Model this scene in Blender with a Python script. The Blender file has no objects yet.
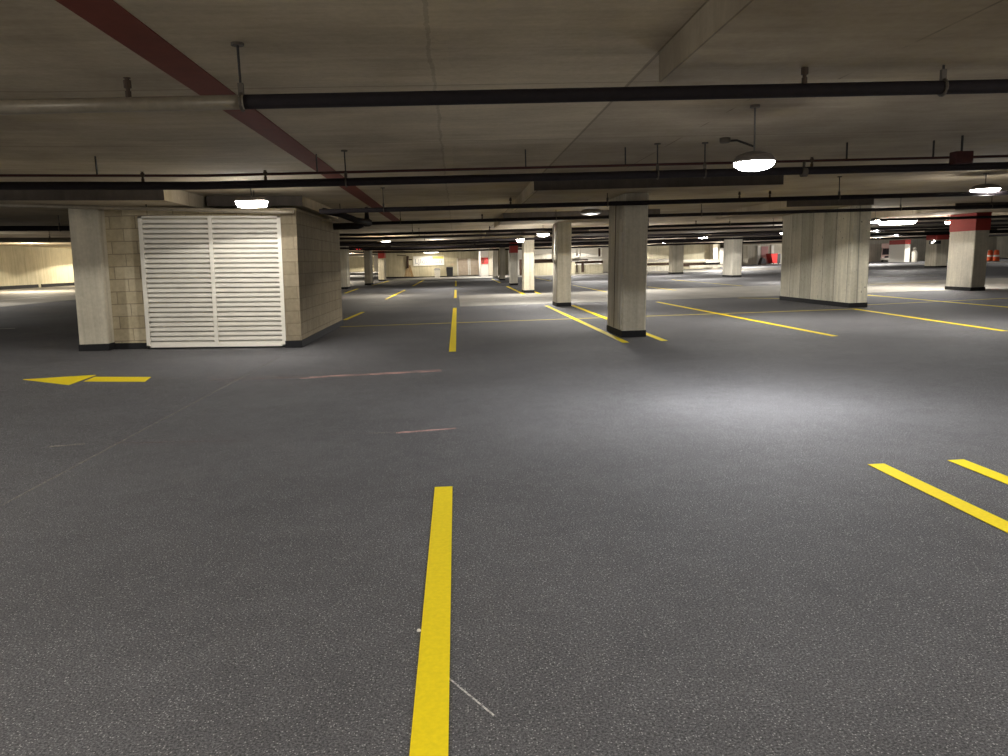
import bpy, math, random
from mathutils import Vector
random.seed(7)
C = bpy.context.scene.collection

# ------------------------------------------------------------------ camera model (metres, world +Y runs down the garage)
F, CX, CY, H = 770.0, 504.0, 378.0, 1.3
YAW, PITCH, ROLL = math.radians(3.2726), math.radians(8.5954), 0.03
fw = Vector((math.sin(YAW)*math.cos(PITCH), math.cos(YAW)*math.cos(PITCH), -math.sin(PITCH)))
r0 = Vector((math.cos(YAW), -math.sin(YAW), 0)); u0 = r0.cross(fw)
RT = r0*math.cos(ROLL)-u0*math.sin(ROLL); UP = u0*math.cos(ROLL)+r0*math.sin(ROLL)
EYE = Vector((0, 0, H))
SL, FOLD = .024, -2.66                 # the slab rises gently to the left of a joint
ZC, ZB = 2.5, 2.33                     # slab soffit, drop panel soffit
def fz(x): return SL*max(0.0, FOLD-x)
def ray(px, py): return fw+RT*((px-CX)/F)-UP*((py-CY)/F)
def g(px, py, dz=0.0):                 # where the line of sight meets the slab (dz above the floor)
    d = ray(px, py); z = 0.0
    for _ in range(80):
        t = (z+dz-H)/d.z; z = .5*z+.5*fz(d.x*t)
    return Vector((d.x*t, d.y*t, z+dz))
def at(px, py, Y):                     # the point of the line of sight at depth Y
    d = ray(px, py); return EYE+d*(Y/d.y)

cam = bpy.data.cameras.new('camera'); co = bpy.data.objects.new('camera', cam); C.objects.link(co)
cam.sensor_width = 36; cam.lens = F/1008*36; cam.clip_start = .02; cam.clip_end = 400
from mathutils import Matrix
M3 = Matrix((RT, UP, -fw)).transposed()
co.matrix_world = Matrix.Translation(EYE) @ M3.to_4x4()
bpy.context.scene.camera = co

# ------------------------------------------------------------------ materials
def srgb(r, g_, b):
    f = lambda c: (c/255/12.92) if c/255 <= .04045 else ((c/255+.055)/1.055)**2.4
    return (f(r), f(g_), f(b), 1)
class NT:
    def __init__(s, name):
        s.m = bpy.data.materials.new(name); s.m.use_nodes = True
        s.t = s.m.node_tree; s.n = s.t.nodes; s.b = s.n['Principled BSDF']; s.out = s.n['Material Output']
    def add(s, t, **k):
        n = s.n.new(t)
        for a, v in k.items(): setattr(n, a, v)
        return n
    def l(s, a, b): s.t.links.new(a, b)
    def pos(s): return s.add('ShaderNodeNewGeometry').outputs['Position']
    def noise(s, vec, scale, det=4, rough=.6):
        n = s.add('ShaderNodeTexNoise'); n.inputs['Scale'].default_value = scale
        n.inputs['Detail'].default_value = det; n.inputs['Roughness'].default_value = rough
        s.l(vec, n.inputs['Vector']); return n.outputs['Fac']
    def scaled(s, vec, sc):
        m = s.add('ShaderNodeMapping'); m.inputs['Scale'].default_value = sc; s.l(vec, m.inputs['Vector']); return m.outputs['Vector']
    def ramp(s, fac, stops):
        r = s.add('ShaderNodeValToRGB'); e = r.color_ramp.elements
        while len(e) < len(stops): e.new(.5)
        for i, (p, c) in enumerate(stops): e[i].position = p; e[i].color = c if len(c) == 4 else (*c, 1)
        s.l(fac, r.inputs['Fac']); return r.outputs['Color']
    def mix(s, fac, a, b, mode='MIX'):
        m = s.add('ShaderNodeMix', data_type='RGBA', blend_type=mode)
        for sock, v in ((m.inputs[0], fac), (m.inputs[6], a), (m.inputs[7], b)):
            if isinstance(v, (int, float)): sock.default_value = v
            elif isinstance(v, tuple): sock.default_value = v
            else: s.l(v, sock)
        return m.outputs[2]
    def math(s, op, a, b=0.0, c=None):
        m = s.add('ShaderNodeMath', operation=op)
        for i, v in enumerate((a, b) if c is None else (a, b, c)):
            if isinstance(v, (int, float)): m.inputs[i].default_value = v
            else: s.l(v, m.inputs[i])
        return m.outputs[0]
    def bump(s, h, strength, dist=.01):
        b = s.add('ShaderNodeBump'); b.inputs['Strength'].default_value = strength; b.inputs['Distance'].default_value = dist
        s.l(h, b.inputs['Height']); s.l(b.outputs['Normal'], s.b.inputs['Normal'])
    def base(s, c):
        if isinstance(c, tuple): s.b.inputs['Base Color'].default_value = c
        else: s.l(c, s.b.inputs['Base Color'])
    def set(s, rough=.6, spec=.3, metal=0.0):
        s.b.inputs['Roughness'].default_value = rough; s.b.inputs['Specular IOR Level'].default_value = spec; s.b.inputs['Metallic'].default_value = metal

def gray(v): return (v, v, v, 1)
def concrete(name, col, board=0.0, axis='x', dark=.8, streak=.5):
    n = NT(name); p = n.pos()
    big = n.noise(p, 1.3, 5, .6); fine = n.noise(p, 18, 6, .7)
    st = n.noise(n.scaled(p, (7, 7, .35)), 1.0, 4, .6)
    c = n.mix(n.ramp(big, [(.35, gray(0)), (.7, gray(1))]), tuple(x*dark for x in col[:3])+(1,), col)
    c = n.mix(streak, c, n.ramp(st, [(.3, gray(.45)), (.6, gray(1))]), 'MULTIPLY')
    c = n.mix(.5, c, n.ramp(fine, [(.3, gray(.75)), (.7, gray(1.15))]), 'MULTIPLY')
    h = fine
    if board:
        sx = n.add('ShaderNodeSeparateXYZ'); n.l(p, sx.inputs[0])
        w = n.math('DIVIDE', n.math('ADD', sx.outputs[0], sx.outputs[1]), board)
        wn = n.add('ShaderNodeTexWhiteNoise', noise_dimensions='1D'); n.l(n.math('FLOOR', w), wn.inputs['W'])
        c = n.mix(.8, c, n.ramp(wn.outputs['Value'], [(0, gray(.55)), (.4, gray(.9)), (1, gray(1.15))]), 'MULTIPLY')
        fr = n.math('FRACT', w); edge = n.math('LESS_THAN', fr, .05)
        c = n.mix(n.math('MULTIPLY', edge, .55), c, gray(.12))
        pits = n.noise(n.scaled(p, (16, 16, 10)), 1.0, 2, .5)
        c = n.mix(n.ramp(pits, [(.70, gray(0)), (.74, gray(.8))]), c, gray(.1))
    n.base(c); n.set(.85, .2); n.bump(h, .25, .004); return n.m
def plain(name, col, rough=.5, spec=.3, metal=0.0, var=.25, scale=20):
    n = NT(name); f = n.noise(n.pos(), scale, 4, .6)
    n.base(n.mix(n.ramp(f, [(.3, gray(0)), (.7, gray(1))]), tuple(x*(1-var) for x in col[:3])+(1,), col)); n.set(rough, spec, metal); return n.m
def glow(name, col, s):
    n = NT(name); n.b.inputs['Emission Color'].default_value = col; n.b.inputs['Emission Strength'].default_value = s; n.base(col); return n.m

def asphalt(name, lo, hi, speck):
    n = NT(name); p = n.pos()
    big = n.noise(p, .5, 5, .6); mid = n.noise(p, 6, 5, .7); fine = n.noise(p, 130, 4, .8)
    c = n.mix(n.ramp(big, [(.3, gray(0)), (.7, gray(1))]), lo, hi)
    c = n.mix(.6, c, n.ramp(mid, [(.3, gray(.78)), (.7, gray(1.15))]), 'MULTIPLY')
    c = n.mix(.9, c, n.ramp(fine, [(.36, gray(.2)), (.5, gray(.9)), (.64, gray(2.1))]), 'MULTIPLY')
    v = n.add('ShaderNodeTexVoronoi'); v.inputs['Scale'].default_value = 140; n.l(p, v.inputs['Vector'])
    sep = n.add('ShaderNodeSeparateColor'); n.l(v.outputs['Color'], sep.inputs[0])
    m = n.math('MULTIPLY', n.math('GREATER_THAN', sep.outputs[0], .84), n.math('LESS_THAN', v.outputs['Distance'], .33))
    c = n.mix(n.math('MULTIPLY', m, speck), c, srgb(190, 188, 185))
    n.base(c); n.set(.82, .2)
    n.bump(fine, .5, .004); return n.m

m_floor = asphalt('asphalt', srgb(82, 81, 82), srgb(98, 97, 98), .6)
m_lane = concrete('lane concrete', srgb(150, 146, 138), streak=0.1)
m_conc = concrete('column concrete', srgb(208, 199, 178), streak=.55)
m_conc2 = concrete('pale concrete', srgb(216, 210, 194), streak=.4)
m_board = concrete('board marked concrete', srgb(214, 207, 186), board=.62, streak=.45)
m_wall = concrete('wall concrete', srgb(205, 196, 168), dark=.82, streak=.4)
m_white = plain('white paint', srgb(225, 220, 208), .6)
m_black = plain('black base paint', srgb(26, 25, 27), .8)
m_red = plain('red paint', srgb(160, 58, 52), .7, var=.15)
m_dred = plain('maroon paint', srgb(120, 58, 44), .8, var=.2, scale=8)
m_pipe = plain('dark pipe paint', srgb(37, 32, 34), .75, .2)
m_pipeg = plain('galvanised pipe', srgb(150, 140, 122), .4, .5, .2)
m_thin = plain('dark red pipe paint', srgb(72, 38, 36), .6)
m_rod = plain('rod steel', srgb(50, 46, 44), .6)
m_steel = plain('clamp steel', srgb(92, 84, 74), .6, .3, .2)
m_brass = plain('sprinkler brass', srgb(72, 58, 46), .6, .3, .2)
m_louv = plain('louver enamel', srgb(226, 221, 208), .55, .3, var=.12, scale=3)
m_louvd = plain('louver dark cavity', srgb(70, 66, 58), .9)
m_yel = plain('yellow line paint', srgb(240, 214, 18), .7, .2, var=.12, scale=60)
m_yelf = plain('worn yellow line paint', srgb(206, 184, 70), .7, .2, var=.3, scale=12)
m_whl = plain('worn white line paint', srgb(190, 186, 176), .7, .2, var=.3, scale=12)
m_dark = plain('dark plastic', srgb(40, 40, 42), .5)
m_house = plain('fixture housing', srgb(120, 112, 104), .5)
m_lens = glow('lit lens', (1, .97, .93, 1), 26)
m_lens2 = glow('lit warm lens', (1, .95, .85, 1), 14)
m_grey = plain('grey paint', srgb(120, 118, 114), .6)
m_redp = plain('red plastic', srgb(205, 48, 44), .5)
m_orange = plain('orange plastic', srgb(235, 105, 60), .5)
m_gate = plain('beige boards', srgb(186, 168, 146), .7, scale=3)
m_sign = plain('white sign vinyl', srgb(240, 238, 230), .5, var=.02)
m_ylw = plain('sign yellow', srgb(240, 225, 120), .5)
m_ink = plain('sign grey ink', srgb(172, 170, 184), .6)
m_glass = plain('dark window glass', srgb(40, 30, 36), .15, .6)
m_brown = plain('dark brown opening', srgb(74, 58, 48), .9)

# worn ceiling concrete: formwork bands, a longitudinal crack with pale bloom, faint panel joints
def ceiling_mat():
    n = NT('ceiling concrete'); p = n.pos()
    sx = n.add('ShaderNodeSeparateXYZ'); n.l(p, sx.inputs[0]); X, Y = sx.outputs[0], sx.outputs[1]
    big = n.noise(p, .55, 5, .6); grain = n.noise(n.scaled(p, (.8, 7, 1)), 1.0, 5, .65); fine = n.noise(p, 22, 5, .7)
    c = n.mix(n.ramp(big, [(.32, gray(0)), (.68, gray(1))]), srgb(164, 151, 130), srgb(210, 196, 170))
    c = n.mix(.6, c, n.ramp(grain, [(.3, gray(.75)), (.65, gray(1.12))]), 'MULTIPLY')
    c = n.mix(.5, c, n.ramp(fine, [(.3, gray(.8)), (.7, gray(1.12))]), 'MULTIPLY')
    wob = n.math('MULTIPLY', n.math('SUBTRACT', n.noise(p, 2.5, 4, .7), .5), .1)
    dx = n.math('ADD', n.math('ADD', X, .1), wob)
    crack = n.math('LESS_THAN', n.math('ABSOLUTE', dx), .012)
    bloom = n.math('MULTIPLY', n.math('LESS_THAN', n.math('ABSOLUTE', n.math('SUBTRACT', dx, .06)), .05), n.math('GREATER_THAN', n.noise(p, 3, 5, .7), .45))
    c = n.mix(n.math('MULTIPLY', bloom, .14), c, srgb(215, 200, 165))
    c = n.mix(n.math('MULTIPLY', crack, .22), c, srgb(80, 70, 58))
    jt = n.math('LESS_THAN', n.math('ABSOLUTE', n.math('SUBTRACT', n.math('FRACT', n.math('DIVIDE', n.math('ADD', Y, .6), 2.44)), .5)), .004)
    c = n.mix(n.math('MULTIPLY', jt, .4), c, srgb(84, 74, 64))
    j2 = n.math('LESS_THAN', n.math('ABSOLUTE', n.math('SUBTRACT', X, 1.25)), .012)
    c = n.mix(n.math('MULTIPLY', j2, .5), c, srgb(80, 70, 60))
    c = n.mix(n.math('MULTIPLY', n.math('GREATER_THAN', X, 1.25), .3), c, srgb(110, 98, 92))  # dimmer lighting right of the joint, put into the colour
    dg = n.math('LESS_THAN', n.math('ABSOLUTE', n.math('SUBTRACT', X, 2.35)), .008)
    c = n.mix(n.math('MULTIPLY', dg, n.ramp(n.noise(p, 2, 3, .6), [(.4, gray(0)), (.6, gray(.5))])), c, srgb(70, 60, 50))
    yl = n.ramp(n.noise(n.scaled(p, (.5, .35, 1)), 1.0, 3, .5), [(.60, gray(0)), (.75, gray(.3))])
    c = n.mix(yl, c, srgb(190, 165, 90))
    n.base(c); n.set(.9, .15); n.bump(fine, .2, .004); return n.m
m_ceil = ceiling_mat()

def block_mat(name, c1, c2, mort):
    n = NT(name); p = n.pos()
    sx = n.add('ShaderNodeSeparateXYZ'); n.l(p, sx.inputs[0])
    cb = n.add('ShaderNodeCombineXYZ'); n.l(n.math('ADD', sx.outputs[0], sx.outputs[1]), cb.inputs[0]); n.l(sx.outputs[2], cb.inputs[1])
    b = n.add('ShaderNodeTexBrick'); n.l(cb.outputs[0], b.inputs['Vector'])
    b.inputs['Scale'].default_value = 1; b.inputs['Brick Width'].default_value = .4; b.inputs['Row Height'].default_value = .2
    b.inputs['Mortar Size'].default_value = .008; b.inputs['Mortar Smooth'].default_value = .3
    b.inputs['Color1'].default_value = srgb(*c1); b.inputs['Color2'].default_value = srgb(*c2); b.inputs['Mortar'].default_value = srgb(*mort)
    f = n.noise(p, 14, 6, .7); st = n.noise(n.scaled(p, (5, 5, .5)), 1, 4, .6)
    c = n.mix(.6, b.outputs['Color'], n.ramp(f, [(.3, gray(.7)), (.7, gray(1.12))]), 'MULTIPLY')
    c = n.mix(.4, c, n.ramp(st, [(.3, gray(.6)), (.6, gray(1))]), 'MULTIPLY')
    n.base(c); n.set(.9, .15)
    n.bump(n.math('ADD', n.math('MULTIPLY', f, .5), n.math('SUBTRACT', 1, b.outputs['Fac'])), .6, .012); return n.m
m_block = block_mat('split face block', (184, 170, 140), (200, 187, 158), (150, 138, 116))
m_block_shade = block_mat('shaded side block', (138, 126, 104), (146, 134, 112), (128, 116, 96))  # darker copy of the block: the side wall's shade put into its colour

def chalk(name, col, dens, lo=.38, hi=.62):
    n = NT(name); p = n.pos(); f = n.noise(n.scaled(p, (3, 14, 1)), 1.0, 6, .75); f2 = n.noise(p, 90, 2, .6)
    n.base(col); n.set(.9, .1)
    a = n.math('MULTIPLY', n.ramp(f, [(lo, gray(0)), (hi, gray(dens))]), n.ramp(f2, [(.35, gray(.3)), (.6, gray(1))]))
    n.l(a, n.b.inputs['Alpha']); return n.m
m_chalkw = chalk('pale chalk', srgb(180, 172, 160), .8)
m_scr = chalk('fresh scratch', srgb(205, 200, 196), 1.0, .2, .45)
m_chalkp = chalk('pink chalk', srgb(240, 190, 178), .9)
m_chalkm = chalk('dusty pink haze', srgb(160, 118, 112), .55)

# ------------------------------------------------------------------ mesh helpers
PLUMB = 0.0                            # walls and columns stand plumb on the slightly cross-falling slab
class MB:
    def __init__(s): s.v, s.f = [], []
    def face(s, pts): i = len(s.v); s.v += [Vector(p) for p in pts]; s.f.append(tuple(range(i, i+len(pts)))); return s
    def hexa(s, b, t):                               # bottom ring, top ring (4 points each, counter-clockwise from above)
        i = len(s.v); s.v += [Vector(p) for p in (*b, *t)]
        s.f += [(i+3, i+2, i+1, i), (i+4, i+5, i+6, i+7)]+[(i+k, i+(k+1) % 4, i+4+(k+1) % 4, i+4+k) for k in range(4)]; return s
    def box(s, x0, x1, y0, y1, z0, z1):
        return s.hexa([(x0, y0, z0), (x1, y0, z0), (x1, y1, z0), (x0, y1, z0)], [(x0, y0, z1), (x1, y0, z1), (x1, y1, z1), (x0, y1, z1)])
    def sbox(s, x0, x1, y0, y1, h0, h1):             # follows the slope of the slab in x
        a, b = fz(x0), fz(x1)
        return s.hexa([(x0, y0, a+h0), (x1, y0, b+h0), (x1, y1, b+h0), (x0, y1, a+h0)], [(x0, y0, a+h1), (x1, y0, b+h1), (x1, y1, b+h1), (x0, y1, a+h1)])
    def tube(s, pts, r, n=12, caps=True):
        pts = [Vector(p) for p in pts]; rs = r if isinstance(r, (list, tuple)) else [r]*len(pts)
        i0 = len(s.v)
        for k, p in enumerate(pts):
            d = (pts[min(k+1, len(pts)-1)]-pts[max(k-1, 0)]).normalized()
            if d.length < .5: d = (pts[-1]-pts[0]).normalized()
            a = d.cross(Vector((0, 0, 1)) if abs(d.z) < .9 else Vector((1, 0, 0))).normalized(); b = d.cross(a)
            s.v += [p+(a*math.cos(2*math.pi*j/n)+b*math.sin(2*math.pi*j/n))*rs[k] for j in range(n)]
        for k in range(len(pts)-1):
            for j in range(n):
                s.f.append((i0+k*n+j, i0+k*n+(j+1) % n, i0+(k+1)*n+(j+1) % n, i0+(k+1)*n+j))
        if caps: s.f += [tuple(i0+j for j in range(n))[::-1], tuple(i0+(len(pts)-1)*n+j for j in range(n))]
        return s
    def lathe(s, c, prof, n=24):                     # prof: (radius, z) from the bottom up
        c = Vector(c); i0 = len(s.v)
        for r, z in prof: s.v += [c+Vector((max(r, 1e-4)*math.cos(2*math.pi*j/n), max(r, 1e-4)*math.sin(2*math.pi*j/n), z)) for j in range(n)]
        for k in range(len(prof)-1):
            for j in range(n): s.f.append((i0+k*n+j, i0+k*n+(j+1) % n, i0+(k+1)*n+(j+1) % n, i0+(k+1)*n+j))
        s.f += [tuple(i0+j for j in range(n))[::-1], tuple(i0+(len(prof)-1)*n+j for j in range(n))]; return s
    def build(s, name, mat, parent=None, smooth=False, bevel=0):
        o_ = parent.location if parent and parent.parent is None else (parent['_w'] if parent else Vector())
        o_ = Vector(o_)
        if PLUMB: s.v = [Vector((v.x+PLUMB*(v.z-fz(v.x)), v.y, v.z)) for v in s.v]
        me = bpy.data.meshes.new(name); me.from_pydata([v-o_ for v in s.v], [], s.f); me.update()
        import bmesh
        bm = bmesh.new(); bm.from_mesh(me); bmesh.ops.recalc_face_normals(bm, faces=bm.faces); bm.to_mesh(me); bm.free()
        if smooth:
            for p in me.polygons: p.use_smooth = len(p.vertices) == 4
        o = bpy.data.objects.new(name, me); C.objects.link(o); me.materials.append(mat)
        if parent: o.parent = parent
        if bevel:
            b = o.modifiers.new('b', 'BEVEL'); b.width = bevel; b.segments = 2; b.limit_method = 'ANGLE'
        return o
def sub(mb, name, mat, part, top, **k):              # a sub-part: parts sit at their thing's origin, so reuse the thing's offset
    o = mb.build(name, mat, top, **k); o.parent = part; return o
def tag(o, label, cat, group=None):
    o['label'] = label; o['category'] = cat
    if group: o['group'] = group
    return o
def thing(name, label, cat, loc, group=None):
    o = bpy.data.objects.new(name, None); o.empty_display_size = .2; C.objects.link(o); o.location = Vector(loc); return tag(o, label, cat, group)
def struct(mb, name, mat, **k):
    o = mb.build(name, mat, **k); o['kind'] = 'structure'; return o

# ------------------------------------------------------------------ the shell
XL, XR, Y0, Y1 = -26.0, 66.0, -7.0, 132.0
xs = [XL, FOLD, XR]
b = MB(); b.sbox(XL-.3, FOLD, Y0-.3, Y1+.3, -.15, 0); b.sbox(FOLD, XR+.3, Y0-.3, Y1+.3, -.15, 0); struct(b, 'floor', m_floor)
b = MB(); b.sbox(XL-.3, FOLD, Y0-.3, Y1+.3, ZC, ZC+.25); b.sbox(FOLD, XR+.3, Y0-.3, Y1+.3, ZC, ZC+.25); struct(b, 'ceiling', m_ceil)
struct(MB().box(XL-.3, XL, Y0, Y1, fz(XL)-.1, ZC+fz(XL)), 'wall_left', m_wall)
struct(MB().box(XR, XR+.3, Y0, Y1, -.1, ZC), 'wall_right', m_conc2)
struct(MB().sbox(XL, FOLD, Y1, Y1+.3, 0, ZC).sbox(FOLD, XR, Y1, Y1+.3, 0, ZC), 'wall_far', m_wall)
struct(MB().sbox(XL, FOLD, Y0-.3, Y0, 0, ZC).sbox(FOLD, XR, Y0-.3, Y0, 0, ZC), 'wall_behind', m_conc)
struct(MB().box(XL, XL+.05, Y0, 49.9, fz(XL), fz(XL)+.2).box(XL, XL+.05, 50.3, Y1, fz(XL), fz(XL)+.2), 'baseboard_left', m_black)
# bare concrete drive lanes between the resurfaced bays
struct(MB().sbox(.07, 64, 23.3, 31.2, 0, .004), 'floor_lane', m_lane)
struct(MB().sbox(-5.4, 30, 61, 71.5, 0, .004), 'floor_lane.001', m_lane)
struct(MB().sbox(XL+.05, -15.2, 20, 110, 0, .004), 'floor_lane.002', m_lane)
struct(MB().sbox(18.5, 64, 62, 66, 0, .004), 'floor_lane.003', m_lane)

m_fascia_shade = concrete('shaded fascia concrete', srgb(92, 84, 76), streak=.4)  # shade on the camera-facing panel edges, painted as darker concrete
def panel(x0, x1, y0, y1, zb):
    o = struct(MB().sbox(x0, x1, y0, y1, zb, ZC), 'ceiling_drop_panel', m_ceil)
    o.data.materials.append(m_fascia_shade)
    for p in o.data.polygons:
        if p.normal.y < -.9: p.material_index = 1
# drop panels hung round the column heads
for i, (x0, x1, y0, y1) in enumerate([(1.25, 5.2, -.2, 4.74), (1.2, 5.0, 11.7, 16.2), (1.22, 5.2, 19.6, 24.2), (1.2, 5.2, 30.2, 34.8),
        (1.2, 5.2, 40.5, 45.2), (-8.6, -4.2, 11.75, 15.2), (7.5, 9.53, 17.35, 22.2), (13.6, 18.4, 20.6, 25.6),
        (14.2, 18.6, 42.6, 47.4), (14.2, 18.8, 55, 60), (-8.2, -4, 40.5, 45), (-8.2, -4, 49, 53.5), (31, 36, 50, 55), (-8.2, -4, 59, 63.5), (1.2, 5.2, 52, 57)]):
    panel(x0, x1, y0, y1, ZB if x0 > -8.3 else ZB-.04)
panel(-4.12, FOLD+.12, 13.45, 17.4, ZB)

# ------------------------------------------------------------------ columns
def column(x0, x1, y0, y1, label, mat=m_conc, red=None, top=ZB-.002, base=.11, group='square concrete columns'):
    xm = (x0+x1)/2; z0 = fz(xm)
    t = thing('concrete_column', label, 'column', (xm, (y0+y1)/2, z0), group)
    s = MB()
    c = .02
    def ring(z): return [(x0+c, y0, z), (x1-c, y0, z), (x1, y0+c, z), (x1, y1-c, z), (x1-c, y1, z), (x0+c, y1, z), (x0, y1-c, z), (x0, y0+c, z)]
    zt = z0+top
    i = len(s.v); s.v += [Vector(p) for p in ring(z0)+ring(zt)]
    s.f += [tuple(range(8))[::-1], tuple(range(8, 16))]+[(k, (k+1) % 8, 8+(k+1) % 8, 8+k) for k in range(8)]
    s.build('shaft', mat, t)
    e = .008
    if base: MB().box(x0-e, x1+e, y0-e, y1+e, z0, z0+base).build('base_band', m_black, t)
    if red: MB().box(x0-e, x1+e, y0-e, y1+e, z0+red, zt-.002).build('red_band', m_red, t)
    return t

PLUMB = .026
p1 = column(2.69, 3.085, 12.55, 13.82, 'tall square concrete column with a black base, nearest of the long central row, between two yellow lines')
p2 = column(2.78, 3.185, 21.6, 22.5, 'concrete column with a thin conduit on its side, directly behind the nearest central column')
p3 = column(2.74, 3.17, 31.75, 32.7, 'plain concrete column just right of the red-topped one in the central row')
column(2.93, 3.33, 42.3, 43.3, 'slim central-row column with a red painted top', red=1.75, mat=m_conc2)
column(3.03, 3.4, 54.4, 55.4, 'far central-row column standing just behind the red-topped one')
column(2.98, 3.36, 63, 64, 'bright narrow far column, second from the end of the central row', mat=m_conc2)
column(2.9, 3.38, 69.5, 70.3, 'last column of the central row, beside the red box on the white wall')
cl = column(-6.08, -5.62, 12.68, 13.2, 'stout concrete column at the left end of the block wall beside the louvers')
column(-6.3, -5.9, 42.4, 43.4, 'far column peeping out just past the dark side of the block wall')
column(-5.88, -5.5, 50.1, 51.6, 'middle far column left of the rust-stained wall, with a black base')
column(-6.1, -5.63, 61.3, 62.6, 'far column with a red top close to the left end of the rust-stained wall', red=1.75)
column(15.5, 15.95, 22.53, 23.75, 'large column with a wide red top at the right edge', red=1.8, mat=m_conc2)
column(16.1, 16.66, 44.6, 46.2, 'far column with a dark left face and bright front, left of the board-marked pier', mat=m_conc2)
column(16.2, 17.05, 57.6, 58.6, 'far column before the ramp parapet, right of the nearest central column')
column(33.1, 33.95, 52, 53.2, 'leaning-looking far column with a red band, left of the large red-topped column', red=1.9)
column(47.2, 47.8, 79.5, 82.5, 'white far column with a red cap, between the truck and the barrel', red=1.85, mat=m_white, base=0)
column(62.6, 65.4, 85, 86, 'pale column at the far right beside the orange barrels', mat=m_conc2, base=0)

# details of the near columns
mb = MB().box(2.676, 2.691, 12.62, 12.86, .13, 1.72); mb.build('conduit_cover', m_conc2, p1)
mb = MB().box(2.665, 2.691, 12.6, 13.0, 1.72, 1.93); mb.build('junction_box', m_conc, p1)
mb = MB().box(2.686, 2.6905, 13.2, 13.235, .12, 2.2); mb.build('form_joint', m_brown, p1)
mb = MB().tube([(2.74, 22.1, 2.3), (2.74, 22.1, 1.9), (2.72, 22.1, 1.4), (2.77, 22.1, 1.2)], .03, 8); mb.build('conduit', m_white, p2)

# board-marked concrete pier
PLUMB = .012
t = thing('board_marked_pier', 'broad board-marked concrete pier with rough vertical planks and a bright end face', 'pier', (9.3, 19.2, 0))
MB().box(9.08, 9.5, 17.42, 21.3, 0, ZB-.002).build('shaft', m_board, t, bevel=.015)
MB().box(9.07, 9.51, 17.41, 21.31, 0, .11).build('base_band', m_black, t)

PLUMB = .026
# ------------------------------------------------------------------ the block-walled plant room with its louver
YF, YW = 12.68, 12.90
w = MB().sbox(-5.62, -5.07, YW, YW+.2, 0, ZB-.08).sbox(-2.84, FOLD+.02, YW-.08, YW+.2, 0, ZB-.08).sbox(-5.07, -2.84, YW, YW+.2, 2.13, ZB-.08)
struct(w, 'wall_front', m_block)
struct(MB().box(FOLD-.18, FOLD+.07, YW-.1, 17.44, 0, ZB-.08), 'wall_right_side', m_block_shade)
struct(MB().sbox(-5.62, FOLD-.1, 17.2, 17.44, 0, ZC), 'wall_rear', m_block)
struct(MB().sbox(-5.8, -5.6, 13.2, 17.44, 0, ZC), 'wall_left_side', m_block)
struct(MB().box(FOLD-.19, FOLD+.085, YW-.115, 17.46, 0, .12), 'baseboard_right_side', m_black)
struct(MB().sbox(-5.62, -5.07, YW-.015, YW, 0, .1), 'baseboard_front', m_black)
lv = thing('louvered_vent', 'wide white metal louver vent in two tall bays set in the block wall', 'louver vent', (-3.95, YW, .03))
xa, xb, xm = -5.07, -2.84, -3.955
zb_, zt_ = .03, 2.13
fr = MB()
for x in (xa, xb-.06): fr.sbox(x, x+.06, YW-.1, YW+.05, zb_, zt_)
fr.sbox(xa, xb, YW-.1, YW+.05, zt_-.03, zt_); fr.sbox(xa, xb, YW-.1, YW+.05, zb_, zb_+.03)
fr.build('frame', m_louv, lv)
MB().sbox(xm-.03, xm+.03, YW-.105, YW+.05, zb_, zt_).build('mullion', m_louv, lv)
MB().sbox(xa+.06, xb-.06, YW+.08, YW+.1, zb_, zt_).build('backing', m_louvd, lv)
for (u0_, u1_) in ((xa+.06, xm-.03), (xm+.03, xb-.06)):
    s = MB(); N = 26
    for k in range(N):
        z = zb_+.03+(zt_-zb_-.06)*k/N; hgt = (zt_-zb_-.06)/N
        a, c_ = fz(u0_), fz(u1_)
        # a blade: slopes down and out, with a turned lip at the front edge
        prof = [(YW-.085, z), (YW-.085, z+.62*hgt), (YW-.06, z+.72*hgt), (YW+.04, z+1.25*hgt), (YW+.04, z+1.18*hgt), (YW-.06, z+.6*hgt), (YW-.078, z+.5*hgt), (YW-.078, z)]
        i0 = len(s.v); n = len(prof)
        s.v += [Vector((u0_, y, zz+a)) for y, zz in prof]+[Vector((u1_, y, zz+c_)) for y, zz in prof]
        s.f += [(i0+j, i0+(j+1) % n, i0+n+(j+1) % n, i0+n+j) for j in range(n)]
    s.build('louver_panel', m_louv, lv)

PLUMB = 0.0
# ------------------------------------------------------------------ painted lines on the floor
def line(pts_c, w=.104, z=(.0025, .005), mat=m_yel, name='parking_line', label='', cat='floor line', group=None, n=1):
    # pts_c: centre-line points (x, y); a thin coat of paint that follows the floor
    (xa, ya), (xb, yb) = pts_c; d = Vector((xb-xa, yb-ya, 0)).normalized(); s = Vector((-d.y, d.x, 0))*w/2
    b = MB(); cuts = [0, 1]
    if (xa-FOLD)*(xb-FOLD) < 0: cuts = [0, (FOLD-xa)/(xb-xa), 1]
    for t0, t1 in zip(cuts, cuts[1:]):
        P = [Vector((xa+(xb-xa)*q, ya+(yb-ya)*q, 0)) for q in (t0, t1)]
        ring = [P[0]-s, P[1]-s, P[1]+s, P[0]+s]
        b.hexa([(p.x, p.y, fz(p.x)+z[0]) for p in ring], [(p.x, p.y, fz(p.x)+z[1]) for p in ring])
    return tag(b.build(name, mat), label, cat, group)
def pline(a, c, **k):
    A, B = g(*a), g(*c); return line([(A.x, A.y), (B.x, B.y)], **k)
G1 = 'yellow parking bay lines'
def yl(x, y0, y1, label, x2=None, **k): return line([(x, y0), (x if x2 is None else x2, y1)], label=label, group=G1, **k)
yl(-.123, .9, 4.39, 'broad bright yellow line in the foreground running up to the lower edge')
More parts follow.
